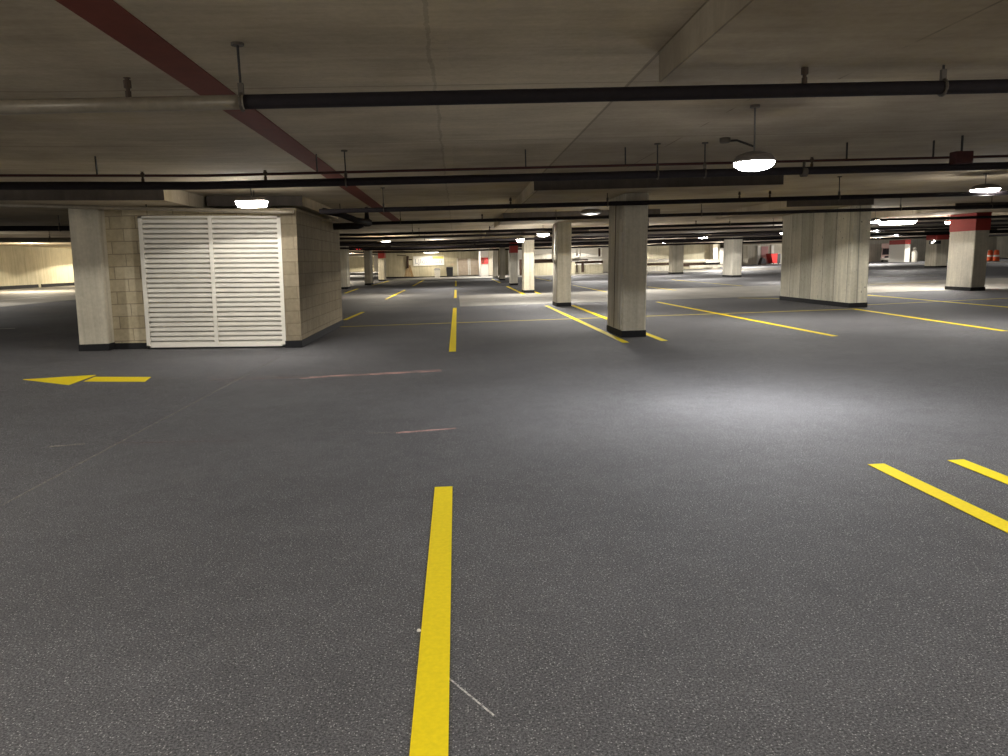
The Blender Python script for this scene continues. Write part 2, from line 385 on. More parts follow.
yl(-.103, 11.38, 22.6, 'long yellow line beyond the foreground one, starting right of the louver vent', x2=-.085)
yl(-.075, 29.1, 37.8, 'third yellow line straight ahead, starting beside the bare concrete lane')
yl(-.06, 44.4, 56.8, 'small far yellow line straight ahead, ending before the black bin')
yl(2.525, .9, 4.45, 'left line of the yellow pair at the lower right edge')
yl(3.04, .9, 4.46, 'right line of the yellow pair at the lower right edge')
yl(2.58, 11.75, 22.2, 'left line of the yellow pair flanking the nearest central column', x2=2.555)
yl(3.2, 11.8, 22.0, 'right line of the yellow pair flanking the nearest central column', x2=3.28)
pline((835, 336.3), (657, 302), label='long single yellow line between the nearest central column and the board-marked pier', group=G1)
pline((1005, 331.2), (853.8, 309), label='yellow line running out from the end face of the board-marked pier', group=G1)
pline((1012, 307.6), (868, 295.2), label='yellow line right of the pier, passing before the large red-topped column', group=G1)
line([(FOLD-.1, 16.95), (8.95, 17.0)], w=.1, z=(.0003, .002), mat=m_yelf, label='thin yellow cross line joining the block wall corner to the board-marked pier', group=G1)
pline((867, 304.9), (1012, 298), w=.1, z=(.0003, .002), mat=m_yelf, label='thin yellow cross line right of the pier end face', group=G1)
pline((647.6, 286.8), (676, 290.4), mat=m_yelf, label='short far yellow line just right of the nearest central column', group=G1)
pline((672, 279.8), (742, 286), mat=m_yelf, label='far yellow line before the far column with the dark left face', group=G1)
pline((573, 285.3), (606.4, 292), mat=m_yelf, label='far yellow line seen between the two nearest central columns', group=G1)
pline((535.5, 278), (551, 281.2), mat=m_yelf, label='tiny far yellow line left of the column with the thin conduit', group=G1)
pline((507, 286.4), (524.4, 294.6), label='yellow line at the foot of the red-topped central column', group=G1, w=.115)
pline((534, 291.3), (539.5, 293.9), label='stub of yellow line right of the third central column', group=G1, w=.115)
pline((491.8, 279), (500, 282.8), label='yellow line at the foot of the last central columns', group=G1, w=.115)
pline((386, 299.3), (405, 290), label='slanting yellow line left of centre, nearer of two in a row', group=G1, w=.085)
pline((413, 286), (424, 280), label='slanting yellow line left of centre, farther of two in a row', group=G1, w=.115)
pline((344.8, 320), (363, 312.2), label='yellow line starting at the far corner of the block wall', group=G1)
pline((345, 293.2), (358, 288.8), label='yellow line by the far column next to the block wall', group=G1, w=.115)
pline((372, 285.4), (392, 280.3), label='yellow line at the foot of the far left red-topped column', group=G1, w=.115)
pline((870, 284.5), (938, 282), mat=m_yelf, w=.16, label='faint far cross line left of the large red-topped column', group=G1)
pline((738.5, 298), (781, 298.6), mat=m_yelf, w=.12, label='faint line touching the far end of the board-marked pier', group=G1)
pline((0, 329), (15, 328.4), mat=m_whl, w=.09, label='short worn white dash at the left edge', group='worn white floor lines')
pline((0, 300.5), (74, 294.5), mat=m_whl, w=.14, label='worn white line on the bare concrete lane at far left', group='worn white floor lines')

pline((868, 271), (936, 269.8), mat=m_whl, w=.3, label='farther of two pale cross lines between the pier and the large red-topped column', group='worn white floor lines')
pline((868, 277), (940, 275), mat=m_whl, w=.25, label='nearer of two pale cross lines between the pier and the large red-topped column', group='worn white floor lines')
# direction arrow pointing left
A = lambda px, py: g(px, py)
ar = thing('direction_arrow', 'bright yellow painted arrow on the floor pointing left, before the louvered wall', 'floor arrow', (-4.5, 9.5, fz(-4.5)))
def paint(ptspx, name):
    p = [g(*q) for q in ptspx]; i = MB(); n = len(p)
    i.v += [Vector((q.x, q.y, q.z+.0005)) for q in p]+[Vector((q.x, q.y, q.z+.005)) for q in p]
    i.f += [tuple(range(n))[::-1], tuple(range(n, 2*n))]+[(k, (k+1) % n, n+(k+1) % n, n+k) for k in range(n)]
    return i
paint([(23, 379.7), (69, 385.2), (96, 375.2)], 'arrow_head').build('arrow_head', m_yel, ar)
paint([(84, 381.6), (145, 381.8), (151, 377.3), (95, 377.2)], 'arrow_shaft').build('arrow_shaft', m_yel, ar)

# joint and chalk marks
def smear(pts, name, mat, label, cat, group=None):
    p = [g(*q) for q in pts]; b = MB(); b.face([(q.x, q.y, q.z+.002) for q in p]); return tag(b.build(name, mat), label, cat, group)
def trail(a, c, w, mat, label, cat, name):
    A_, B_ = g(*a), g(*c); d = (B_-A_); d.z = 0; d.normalize(); s = Vector((-d.y, d.x, 0))*w/2; b = MB(); n = 8
    for k in range(n):
        u = [A_.lerp(B_, q/n) for q in (k, k+1)]
        b.face([(q.x, q.y, fz(q.x)+.002) for q in (u[0]-s, u[1]-s, u[1]+s, u[0]+s)])
    return tag(b.build(name, mat), label, cat)
b = MB(); b.sbox(FOLD-.008, FOLD+.008, 2, 11.5, 0, .0015); jo = struct(b, 'floor_joint', chalk('joint dust', srgb(150, 146, 138), .9))
trail((300, 378), (441, 370.5), .16, m_chalkp, 'long pink chalk smear on the floor, right of the louver vent', 'chalk mark', 'chalk_smear')
trail((210, 380), (310, 377), .12, m_chalkm, 'faint dusty pink trail on the floor below the louver vent', 'chalk mark', 'chalk_smear')
trail((396, 433), (456, 428.6), .05, m_chalkp, 'short pinkish chalk scuff above the foreground yellow line', 'chalk mark', 'chalk_smear')
trail((330, 434.5), (398, 432.5), .02, m_chalkw, 'thin faint pale scratch leading to the pinkish scuff', 'scratch', 'floor_scratch')
trail((448, 678), (494, 716), .007, m_scr, 'thin pale diagonal scratch right of the foreground yellow line', 'scratch', 'floor_scratch')
trail((48, 447), (85, 444), .05, m_chalkw, 'small pale scuff on the floor at left below the arrow', 'scuff', 'floor_scuff')
trail((115, 443), (250, 441), .03, m_chalkm, 'faint long hairline across the floor at left', 'scratch', 'floor_scratch')
trail((150, 378.5), (300, 376), .02, m_chalkw, 'pale hairline running right from the tail of the arrow', 'scratch', 'floor_scratch')
q = g(419, 632); tag(MB().lathe((q.x, q.y, .001), [(.004, 0), (.008, .003), (.007, .008), (.003, .011)], 8).build('pebble', m_white, smooth=True), 'tiny white pebble touching the left edge of the foreground yellow line', 'pebble')

# painted maroon stripe along the ceiling
b = MB(); b.box(-1.715, -1.475, -2, 23.5, ZC-.006, ZC+.001)
tag(b.build('ceiling_stripe', m_dred), 'maroon painted stripe running along the concrete ceiling', 'ceiling stripe')

# ------------------------------------------------------------------ sprinkler mains hung across the garage
def pipe(Y, zL, zR, xL, xR, r, label, rods=(), heads=(), grey_to=None, elbow=False, mat=m_pipe, n=14, cat='pipe', name='sprinkler_pipe', curve=None):
    zz = lambda x: zL+(zR-zL)*(x-xL)/(xR-xL)+fz(x)
    t = thing(name, label, cat, ((xL+xR)/2, Y, zz((xL+xR)/2)), 'pipes hung across the garage')
    segs = [(xL, xR, mat)] if grey_to is None else [(xL, grey_to, m_pipeg), (grey_to, xR, mat)]
    for a, c_, m in segs:
        cuts = sorted({a, c_}|({FOLD} if a < FOLD < c_ else set()))
        s = MB().tube([(x, Y, zz(x)) for x in cuts], r, n)
        s.build('pipe_run', m, t, smooth=True)
    if elbow: MB().tube([(xL+.02, Y, zz(xL)), (xL-.05, Y, zz(xL)+.02), (xL-.06, Y, zz(xL)+.08), (xL-.06, Y, ZC+fz(xL))], r*1.05, n).build('elbow', mat, t, smooth=True)
    for x in rods:
        z = zz(x)
        h = MB().tube([(x, Y, z+r), (x, Y, ZC+fz(x))], .007, 6).build('hanger_rod', m_rod, t)
        k = MB().lathe((x, Y, z), [(r+.004, -.0)], 6) if False else MB()
        ringp = [(x, Y+(r+.005)*math.cos(a*math.pi/8), z+(r+.005)*math.sin(a*math.pi/8)) for a in range(17)]
        k.tube(ringp, .009, 6); k.box(x-.014, x+.014, Y-.012, Y+.012, z+r, z+r+.06)
        sub(k, 'clamp', m_steel, h, t)
        sub(MB().lathe((x, Y, ZC+fz(x)-.012), [(.035, 0), (.035, .012)], 12), 'ceiling_plate', m_steel, h, t)
    for x in heads:
        z = zz(x)
        MB().lathe((x, Y, z+r-.005), [(.016, 0), (.016, .035), (.011, .036), (.011, .05), (.02, .052), (.02, .09), (.012, .092), (.012, .1), (.019, .101), (.019, .104)], 10).build('sprinkler_head', m_brass, t, smooth=False)
    return t
pipe(4.43, 2.175, 2.225, -9, 9, .038, 'thick sprinkler pipe crossing nearest overhead, pale at its left end',
     rods=(-4.95, -1.125, 2.81, 6.6), heads=(-1.72, 2.0, -5.5, 5.9), grey_to=-1.11)
pipe2 = pipe(8.4, 2.165, 2.195, -14, 22, .042, 'second sprinkler pipe from the camera, below a thin dark red line',
     rods=(-4.7, -1.12, 2.2, 2.717, 6.5), heads=(-3.2, -1.95, 3.9))
t = thing('thin_red_pipe', 'thin dark red pipe running just above the second sprinkler pipe', 'pipe', (2, 8.62, 2.3))
s = MB().tube([(-14, 8.62, 2.3+fz(-14)), (FOLD, 8.62, 2.3), (22, 8.62, 2.33)], .014, 8).build('pipe_run', m_thin, t, smooth=True)
for x in (-3.75, -1.45, .8, 1.9, 4.4, 5.4, 7.6):
    MB().box(x-.006, x+.006, 8.61, 8.63, 2.3+fz(x), ZC+fz(x)-.002).build('hanger_bracket', m_rod, t)
pipe(12.45, 2.16, 2.185, -2.1, 24, .036, 'third sprinkler pipe from the camera, starting by the block wall corner', rods=(-1.1, 2.45, 6.25, 10), heads=(.9, 4.6, 5.1))
pipe(16.9, 2.19, 2.2, -1.8, 26, .036, 'fourth sprinkler pipe from the camera, with an upturned left end', rods=(-1.15, 2.2, 5.4, 9.9, 12), heads=(.6, 4.2), elbow=True)
pipe(22.4, 2.17, 2.19, -3.4, 30, .04, 'fifth pipe back, crossing behind the column with the conduit', rods=(-1.2, 5.6, 8, 12), heads=(1, 7))
pipe(26.5, 2.2, 2.2, -6.5, 34, .04, 'sixth pipe back over the bare concrete lane', rods=(-1.2, 6, 11), mat=m_pipe)
pipe(31, 2.16, 2.18, -9, 40, .045, 'seventh pipe back over the far edge of the concrete lane', rods=(-1.2, 7))
pipe(36, 2.2, 2.2, -9, 44, .045, 'eighth pipe back, behind the third central column', rods=(-1.2, 8))
pipe(41, 2.16, 2.16, -18, 48, .05, 'ninth pipe back, before the red-topped central column', rods=(1,))
pipe(48, 2.2, 2.2, -18, 50, .05, 'tenth pipe back, far down the garage', rods=(1,))
pipe(56, 2.16, 2.16, -20, 55, .06, 'farthest dark pipe before the signed wall', rods=(1,))
pipe(18.5, 2.2, 2.2, -25, -6.4, .06, 'dark pipe at upper left beyond the block wall column', rods=(-9,))
pipe(24, 2.1, 2.1, -25, -6.4, .06, 'pale pipe at upper left, nearer the long wall', rods=(-12,), mat=m_pipeg)
pipe(30, 2.3, 2.3, -25.5, -6.4, .08, 'lower dark pipe at upper left, before the long pale wall', rods=(-15,))

za, zb2 = at(0, 205, 12.5), at(340, 210.5, 12.5)
t = thing('conduit_pipe', 'pale grey conduit running along the top of the block wall above the louver vent', 'pipe', (-4.5, 12.5, 2.3))
MB().tube([(-9.5, 12.5, za.z+.05), (za.x, 12.5, za.z), (FOLD, 12.5, zb2.z), (FOLD+.15, 12.5, zb2.z)], .03, 10).build('pipe_run', m_pipeg, t, smooth=True)
for x in (-6.6, -4.75, -3.1):
    z = za.z+(zb2.z-za.z)*(x-za.x)/(FOLD-za.x); MB().tube([(x, 12.5, z), (x, 12.5, ZB-.04 if False else ZC+fz(x)-.001)] if x > -4.2 else [(x, 12.5, z), (x, 12.5, ZB-.041+fz(x))], .008, 6).build('hanger_rod', m_rod, t)
# twisted valve pipework by the block wall corner
t = thing('valve_pipework', 'cluster of dark bent pipes and a valve at the top corner of the block wall', 'pipework', (-2.4, 16.5, 2.2))
MB().tube([(-2.5, 15.2, 2.36), (-2.2, 15.4, 2.3), (-1.95, 15.8, 2.2), (-1.75, 16.3, 2.18)], .06, 10).build('bent_pipe', m_pipe, t, smooth=True)
MB().tube([(-2.5, 16.4, 2.12), (-2.0, 16.4, 2.12), (-1.9, 16.4, 2.16)], .07, 10).build('stub_pipe', m_pipe, t, smooth=True)
MB().lathe((-1.8, 16.35, 2.1), [(.05, 0), (.1, .03), (.1, .12), (.05, .16), (.03, .39)], 12).build('valve', m_pipe, t, smooth=True)
MB().tube([(-2.2, 15.4, 2.3), (-2.2, 15.4, ZC)], .008, 6).build('hanger_rod', m_rod, t)

# electrical bits at the ceiling
q = at(961, 163, 8.3); t = thing('ceiling_box', 'dark box fixed over the second pipe at upper right', 'junction box', q)
MB().box(q.x-.1, q.x+.1, q.y-.06, q.y+.06, q.z-.01, q.z+.12).build('housing', m_thin, t, bevel=.008)
MB().tube([(q.x, q.y, q.z+.11), (q.x, q.y, ZC)], .012, 8).build('stem', m_rod, t)
q = g(725, 138, ZC); t = thing('ceiling_box', 'small round box on the ceiling whose conduit leads to the brightest light', 'junction box', q)
MB().lathe((q.x, q.y, ZC-.05), [(.045, 0), (.055, .01), (.055, .05)], 14).build('housing', m_steel, t, smooth=True)
e = Vector((2.95, 7.62, 2.34))
MB().tube([(q.x+.04, q.y, ZC-.03), (q.x+.12, q.y-.02, ZC-.03), e], .011, 8).build('conduit', m_rod, t, smooth=True)
# steel coupling and outlet on the second pipe
q = at(808, 171, 8.3); t = pipe2
MB().tube([(q.x-.03, 8.4, q.z), (q.x+.03, 8.4, q.z)], .052, 14).build('coupling', m_steel, t, smooth=True)
MB().lathe((q.x, 8.4, q.z+.05), [(.015, 0), (.015, .05), (.02, .055), (.02, .06)], 10).build('coupling_outlet', m_steel, t)

# ------------------------------------------------------------------ lights
def spot(x, y, z, W, col=(1, .96, .9), ang=161, up=.2, r=.07):
    l = bpy.data.lights.new('lamp', 'SPOT'); l.energy = W; l.color = col; l.spot_size = math.radians(ang); l.spot_blend = .07; l.shadow_soft_size = r
    o = bpy.data.objects.new('lamp', l); C.objects.link(o); o.location = (x, y, z)
    if up:
        l2 = bpy.data.lights.new('lamp_fill', 'POINT'); l2.energy = W*up; l2.color = col; l2.shadow_soft_size = r
        o2 = bpy.data.objects.new('lamp_fill', l2); C.objects.link(o2); o2.location = (x, y, z-.1)  # added point fill below the lamp, to lift the ceiling
def fixture(x, y, z, r, W, label, round_=True, lens=m_lens, col=(1, .96, .9), ang=161, up=.2, h=.1):
    t = thing('ceiling_light', label, 'ceiling light', (x, y, z), 'lit ceiling lights')
    if round_:
        MB().lathe((x, y, z+h*.55), [(r*.98, 0), (r*1.0, .02), (r*.8, .06), (r*.35, .085)], 28).build('housing', m_house, t, smooth=True)
        MB().lathe((x, y, z), [(r*.3, 0), (r*.7, h*.12), (r*.92, h*.35), (r*.96, h*.56)], 28).build('lens', lens, t, smooth=True)
    else:
        MB().hexa([(x-r, y-r*.6, z+h), (x+r, y-r*.6, z+h), (x+r, y+r*.6, z+h), (x-r, y+r*.6, z+h)],
                  [(x-r*.8, y-r*.5, z+h+.05), (x+r*.8, y-r*.5, z+h+.05), (x+r*.8, y+r*.5, z+h+.05), (x-r*.8, y+r*.5, z+h+.05)]).build('housing', m_house, t)
        MB().hexa([(x-r*.82, y-r*.5, z), (x+r*.82, y-r*.5, z), (x+r*.82, y+r*.5, z), (x-r*.82, y+r*.5, z)],
                  [(x-r*.97, y-r*.58, z+h), (x+r*.97, y-r*.58, z+h), (x+r*.97, y+r*.58, z+h), (x-r*.97, y+r*.58, z+h)]).build('lens', lens, t)
    MB().tube([(x, y, z+h+.03), (x, y, ZC+fz(x))], .008, 8).build('stem', m_grey, t)
    MB().lathe((x, y, ZC+fz(x)-.02), [(.04, 0), (.04, .02)], 14).build('canopy', m_house, t)
    spot(x, y, z-.02, W, col, ang, up)
    return t
cool = (.93, .95, 1.0); warm = (1, .9, .72); neu = (1, .97, .92)
def flight(px, py, Y, wpx, W, label, **k):
    p = at(px, py, Y); r = wpx/2/F*Y; return fixture(p.x, p.y, p.z-.03, r, W, label, **k)
K = 1.0
flight(754, 167, 6.4, 41, 165*K, 'brightest lit lamp, hanging over the aisle before the nearest central column', col=cool, up=0, h=.12)
a = flight(252, 205, 11.4, 28, 40*K, 'lit lamp with a squarish lens hanging before the louver vent', round_=False, col=neu, h=.08, up=.05, ang=157)
flight(985, 191, 12.5, 28, 110*K, 'lit lamp at the right edge before the large red-topped column', col=neu, up=.1)
flight(591, 213.5, 17.6, 22, 150*K, 'dim domed lamp left of the top of the nearest central column', lens=m_grey, col=neu, up=.1)
flight(520.3, 241.3, 30, 8, 130*K, 'small round lit lamp just above the red-topped central column', col=neu, h=.18)
flight(543.2, 235.5, 23.2, 12, 130*K, 'oval lit lamp just left of the column with the conduit', col=neu, h=.13)
flight(875, 222, 22.5, 11, 60*K, 'small lit lamp just beyond the end face of the board-marked pier', col=neu, h=.12)
flight(897, 223.5, 26, 32, 60*K, 'long bright lamp right of the board-marked pier', col=neu, lens=m_lens2, round_=False, h=.1)
flight(703, 238.5, 42, 9, 260*K, 'far lit lamp above the ramp parapet, left of the dark-faced column', col=neu, h=.14)
flight(664, 242.5, 52, 8, 260*K, 'far lit lamp just right of the nearest central column', col=neu, h=.14)
flight(948, 223, 24, 6, 150*K, 'sliver of a lit lamp against the large red-topped column', col=neu)
flight(785, 233.5, 34, 10, 200*K, 'faint far lamp beside the left edge of the board-marked pier', col=neu, lens=m_lens2)
flight(386, 242, 33, 9, 170*K, 'dim far lamp above the left aisle, before the signed wall', col=warm, lens=m_lens2)
flight(431, 252.6, 70.4, 16, 42*K, 'warm lamp glaring over the white sign on the far wall', col=warm, lens=glow('lit low lens', (1, .93, .8, 1), 5))
# lamps with no fixture, behind the view and added within it for brightness
for (x, y, W, c) in [(-1.5, -1.5, 150, neu), (5.5, 1.2, 150, neu), (-6, 2.5, 150, neu), (-10, 9, 160, neu), (-22, 42, 420, warm), (-22, 54, 600, warm), (-17, 28, 110, neu),
        (-9.5, 60, 500, warm), (-1, 40, 150, neu), (8, 45, 300, neu), (9, 60, 300, neu), (20, 36, 350, neu), (22, 62, 700, neu), (30, 78, 900, neu),
        (28, 48, 450, neu), (40, 72, 800, neu), (45, 55, 500, neu), (12, 6, 70, neu), (27, 26, 250, neu), (-12, 90, 600, warm), (3, 66, 300, neu), (50, 90, 800, neu), (15, 80, 600, neu), (1.3, 74.3, 160, neu), (9, 70.5, 170, neu), (9, 64, 120, neu), (18, 72.5, 220, neu), (25, 72.5, 220, neu), (22, 66, 120, neu), (11, 72.2, 90, neu), (-14, 124, 900, warm), (42, 90, 600, neu), (50, 76, 600, neu), (6.2, 14.5, 140, neu), (7, 30, 200, neu), (-24, 30, 80, warm)]:
    spot(x, y, 2.25+fz(x), W*K, c, 161, 0 if (x, y) == (6.2, 14.5) else .35 if y < 4 else .2)

def lettering(fc, parent):
    tmp = bpy.data.objects.new('tmp', fc); C.objects.link(tmp); bpy.context.view_layer.update()
    me = bpy.data.meshes.new_from_object(tmp.evaluated_get(bpy.context.evaluated_depsgraph_get()))
    bpy.data.objects.remove(tmp); o = bpy.data.objects.new('lettering', me); C.objects.link(o); o.parent = parent; return o
# ------------------------------------------------------------------ far end
# signed wall
YS = 72.0
struct(MB().sbox(-6.7, FOLD, YS, YS+.3, 0, ZC).sbox(FOLD, .1, YS, YS+.3, 0, ZC), 'wall_signed', m_wall)
struct(MB().sbox(-6.7, FOLD, YS-.05, YS, 0, .14).sbox(FOLD, .1, YS-.05, YS, 0, .14), 'baseboard_signed', m_black)
def fbox(x0, x1, yt, yb, Y, dy):              # frontal box whose face fills these sight lines at depth Y
    a, c_ = at(x0, yb, Y), at(x1, yt, Y); return (a.x, c_.x, Y, Y+dy, a.z, c_.z)
q = fbox(413.5, 444, 255.5, 266, YS-.12, .08)
t = thing('wall_sign', 'bright white banner sign with pale lettering and a yellow corner on the far wall', 'sign', ((q[0]+q[1])/2, YS-.1, q[4]))
MB().box(q[0], q[1], YS-.1, YS-.02, q[4], q[5]).build('board', m_sign, t)
MB().box(q[0]+.62*(q[1]-q[0]), q[1]-.05, YS-.11, YS-.1, q[5]-.28, q[5]-.06).build('yellow_corner', m_ylw, t)
fc = bpy.data.curves.new('lettering', 'FONT'); fc.body = 'LJIooinon'; fc.size = .62; fc.extrude = .004; fc.materials.append(m_ink); fc.space_character = 1.05
fo = lettering(fc, t)
fo.location = (q[0]+.12-t.location.x, YS-.115-t.location.y, .2); fo.rotation_euler = (math.pi/2, 0, 0)
# rust stain, standpipe, bins
q = fbox(404, 412, 265, 277, YS-.02, .01); tag(MB().face([(q[0], YS-.01, q[4]), (q[1]+.1, YS-.01, q[4]), (q[1]-.15, YS-.01, q[5]), (q[0]+.3, YS-.01, q[5])]).build('rust_stain', chalk('rust', srgb(176, 132, 74), .75, .1, .6)), 'orange rust stain low on the far wall, left of the sign', 'stain')
q = fbox(405.5, 409, 256, 268, YS-.2, .15); t = thing('wall_standpipe', 'dark standpipe with a valve arm on the far wall, left of the sign', 'standpipe', (q[0], YS-.1, q[4]))
xm = (q[0]+q[1])/2
MB().tube([(xm, YS-.12, q[4]), (xm+.05, YS-.12, q[5])], .11, 10).build('riser', m_brown, t, smooth=True)
MB().tube([(xm, YS-.12, 1.75), (xm+.45, YS-.12, 1.72)], .05, 8).build('valve_arm', m_brown, t)
MB().tube([(xm-.05, YS-.12, 2.1), (xm-.9, YS-.12, 2.15)], .03, 8).build('branch_pipe', m_brown, t)
q = fbox(434.5, 440, 269.5, 278.5, 70.5, .5); z0 = fz(q[0])
t = thing('waste_bin', 'white waste bin with a dark lid under the far sign', 'bin', ((q[0]+q[1])/2, 70.7, z0))
x0, x1 = q[0], q[1]
MB().hexa([(x0+.04, 70.5, 0), (x1-.04, 70.5, 0), (x1-.04, 71, 0), (x0+.04, 71, 0)], [(x0, 70.45, .72), (x1, 70.45, .72), (x1, 71.05, .72), (x0, 71.05, .72)]).build('body', m_white, t)
MB().hexa([(x0-.03, 70.42, .72), (x1+.03, 70.42, .72), (x1+.03, 71.08, .72), (x0-.03, 71.08, .72)], [(x0+.05, 70.5, .9), (x1-.05, 70.5, .9), (x1-.05, 71, .9), (x0+.05, 71, .9)]).build('lid', m_grey, t)
q = fbox(446.5, 453, 268, 278, 71, .6); x0, x1 = q[0], q[1]
t = thing('waste_bin', 'tall black wheeled bin right of the far sign', 'bin', ((x0+x1)/2, 71.2, 0))
MB().hexa([(x0+.05, 71, .06), (x1-.05, 71, .06), (x1-.05, 71.5, .06), (x0+.05, 71.5, .06)], [(x0, 70.95, .85), (x1, 70.95, .85), (x1, 71.55, .85), (x0, 71.55, .85)]).build('body', m_dark, t)
MB().hexa([(x0-.02, 70.93, .85), (x1+.02, 70.93, .85), (x1+.02, 71.57, .85), (x0-.02, 71.57, .85)], [(x0+.03, 71, .93), (x1-.03, 71, .93), (x1-.03, 71.5, .98), (x0+.03, 71.5, .98)]).build('lid', m_dark, t)
for x in (x0+.08, x1-.08): MB().tube([(x-.03, 71.45, .07), (x+.03, 71.45, .07)], .07, 12).build('wheel', m_black, t)
# recess with a boarded gate and a white return with a red cabinet
YG = 78.0
struct(MB().box(.1, 7.0, YG+.4, YG+.7, 0, ZC), 'wall_recess', m_wall)
q = fbox(457.5, 481, 258.5, 275.5, YG, .1); x0, x1 = q[0], q[1]
t = thing('boarded_gate', 'pair of pale boarded gates filling the recess right of the black bin', 'gate', ((x0+x1)/2, YG, 0))
xm = x0+.5*(x1-x0)
for a, c_ in ((x0, xm-.03), (xm+.03, x1)):
    s = MB(); nb = 6
    for k in range(nb): s.box(a, c_, YG, YG+.08, .08+k*.275, .08+k*.275+.255)
    p = s.build('leaf', m_gate, t)
    sub(MB().box(a, a+.1, YG-.03, YG, .08, 1.72).box(c_-.1, c_, YG-.03, YG, .08, 1.72), 'stile', m_white, p, t)
q = fbox(481.5, 488.5, 256, 277, 70, .3); struct(MB().box(q[0]+.35, q[1]+.1, 70, 79, 0, ZC).box(q[0], q[0]+.35, 70, 77.5, 0, ZC), 'wall_return', m_white)
q = fbox(481.5, 488, 257.5, 264, 69.9, .3); t = thing('wall_mounted_cabinet', 'red cabinet on the white wall at the end of the central row', 'cabinet', ((q[0]+q[1])/2, 69.8, q[4]))
MB().box(q[0], q[1], 69.75, 70.0, q[4], q[5]).build('body', m_redp, t, bevel=.02)
MB().box(q[0]+.06, (q[0]+q[1])/2-.04, 69.73, 69.75, q[4]+.06, q[5]-.06).build('door', m_dred, t)
MB().box((q[0]+q[1])/2+.04, q[1]-.06, 69.73, 69.75, q[4]+.06, q[5]-.06).build('door', m_redp, t)
# exit sign
q = at(359, 248.3, 46); t = thing('exit_sign', 'small lit red exit sign hanging over the far left columns', 'exit sign', q)
MB().box(q.x-.2, q.x+.2, q.y-.04, q.y+.04, q.z-.11, q.z+.11).build('case', m_dark, t)
MB().tube([(q.x, q.y, q.z+.13), (q.x, q.y, ZC+fz(q.x))], .015, 8).build('stem', m_rod, t)
fc = bpy.data.curves.new('lettering', 'FONT'); fc.body = 'EXIT'; fc.size = .16; fc.extrude = .004; fc.align_x = 'CENTER'; fc.materials.append(glow('exit red', (1, .06, .05, 1), 1.2))
fo = lettering(fc, t); fo.location = (0, -.05, -.06); fo.rotation_euler = (math.pi/2, 0, 0)
# white door frame strips between the far left columns
q = fbox(374.5, 378.5, 256, 272, 90, .2); struct(MB().box(*q), 'door_1', m_white)
q = fbox(387, 391, 254, 279, 74, .2); struct(MB().box(*q), 'wall_pale_return', m_white)

# ramp at the far middle and right: low wall, dark gap, pale parapet and the wall behind
def rampwall(x0, x1, Y, parts):
    for name, y0p, y1p, mat, dy in parts:
        q = fbox(x0, x1, y0p, y1p, Y, dy); struct(MB().box(*q), name, mat)
rampwall(530, 575, 66, [('wall_ramp_low', 262, 277, m_wall, .3), ('wall_ramp_parapet', 253, 259.5, m_conc2, .3)])
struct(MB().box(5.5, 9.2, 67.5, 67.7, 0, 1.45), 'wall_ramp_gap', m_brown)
struct(MB().box(5, 14, 74, 74.3, 0, ZC), 'wall_ramp_back', m_white)
# bay between the two nearest central columns
rampwall(571, 603, 67, [('wall_ramp_low', 264, 275, m_wall, .3), ('wall_ramp_parapet', 256.5, 260.5, m_white, .3)])
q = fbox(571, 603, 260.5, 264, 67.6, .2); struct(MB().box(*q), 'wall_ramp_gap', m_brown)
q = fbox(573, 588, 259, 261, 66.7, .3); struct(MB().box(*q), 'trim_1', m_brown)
for i, (xa_, xb_, yt, yb) in enumerate([(576, 577.7, 248, 256.5), (580, 581, 248, 256.5), (598.5, 600.5, 248, 256.5), (576.5, 577.5, 264, 272.5), (581.5, 584, 263.5, 272)]):
    q = fbox(xa_, xb_, yt, yb, 66.8 if yb > 260 else 68.5, .1); struct(MB().box(*q), 'trim_%d' % (i+2), m_brown if i in (2, 3, 4) else m_white)
column(*[(lambda q: (q[0], q[1], 70, 71))(fbox(601.5, 611, 240, 270, 70, 1))][0], label='bright white pier seen just left of the nearest central column', mat=m_white, base=.08, top=ZC-.002)
struct(MB().box(13.5, 26.2, 76, 76.3, 0, ZC), 'wall_ramp_back.001', m_wall)
# ramp right of the nearest central column
rampwall(640, 672, 68, [('wall_ramp_parapet', 258.5, 262.5, m_white, .3), ('wall_ramp_low', 266, 271.5, m_conc2, .3)])
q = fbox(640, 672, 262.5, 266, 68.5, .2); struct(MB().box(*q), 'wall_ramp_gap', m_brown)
rampwall(679, 706, 69, [('wall_ramp_parapet', 259, 262, m_white, .3)])
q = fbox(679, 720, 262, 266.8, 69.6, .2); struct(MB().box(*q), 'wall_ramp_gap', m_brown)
q = fbox(690, 723, 264.5, 268, 69.2, .2); struct(MB().box(*q), 'wall_ramp_low', m_conc2)
q = fbox(705.5, 719, 259, 264.2, 69.0, .3); t = thing('barrier_block', 'white block barrier on the ramp left of the dark-faced far column', 'barrier', (q[0], 69, q[4]))
MB().box(*q).build('block', m_white, t, bevel=.02); MB().box(q[0], q[1]+.02, q[2]-.03, q[2]+.3, q[4], q[4]+.12).build('foot_strip', m_black, t)
q = fbox(719.5, 723.8, 248, 264, 75, .2); struct(MB().box(*q), 'door_2', m_white)
for i, (xa_, xb_) in enumerate([(680, 681.5), (711, 713)]):
    q = fbox(xa_, xb_, 246, 262, 75.5, .3); struct(MB().box(*q), 'trim_%d' % (7+i), m_white)
column(*[(lambda q: (q[0], q[1], 74, 75))(fbox(713, 718, 240, 262, 74, 1))][0], label='grey pier behind the white block barrier on the ramp', base=0, top=ZC-.002)
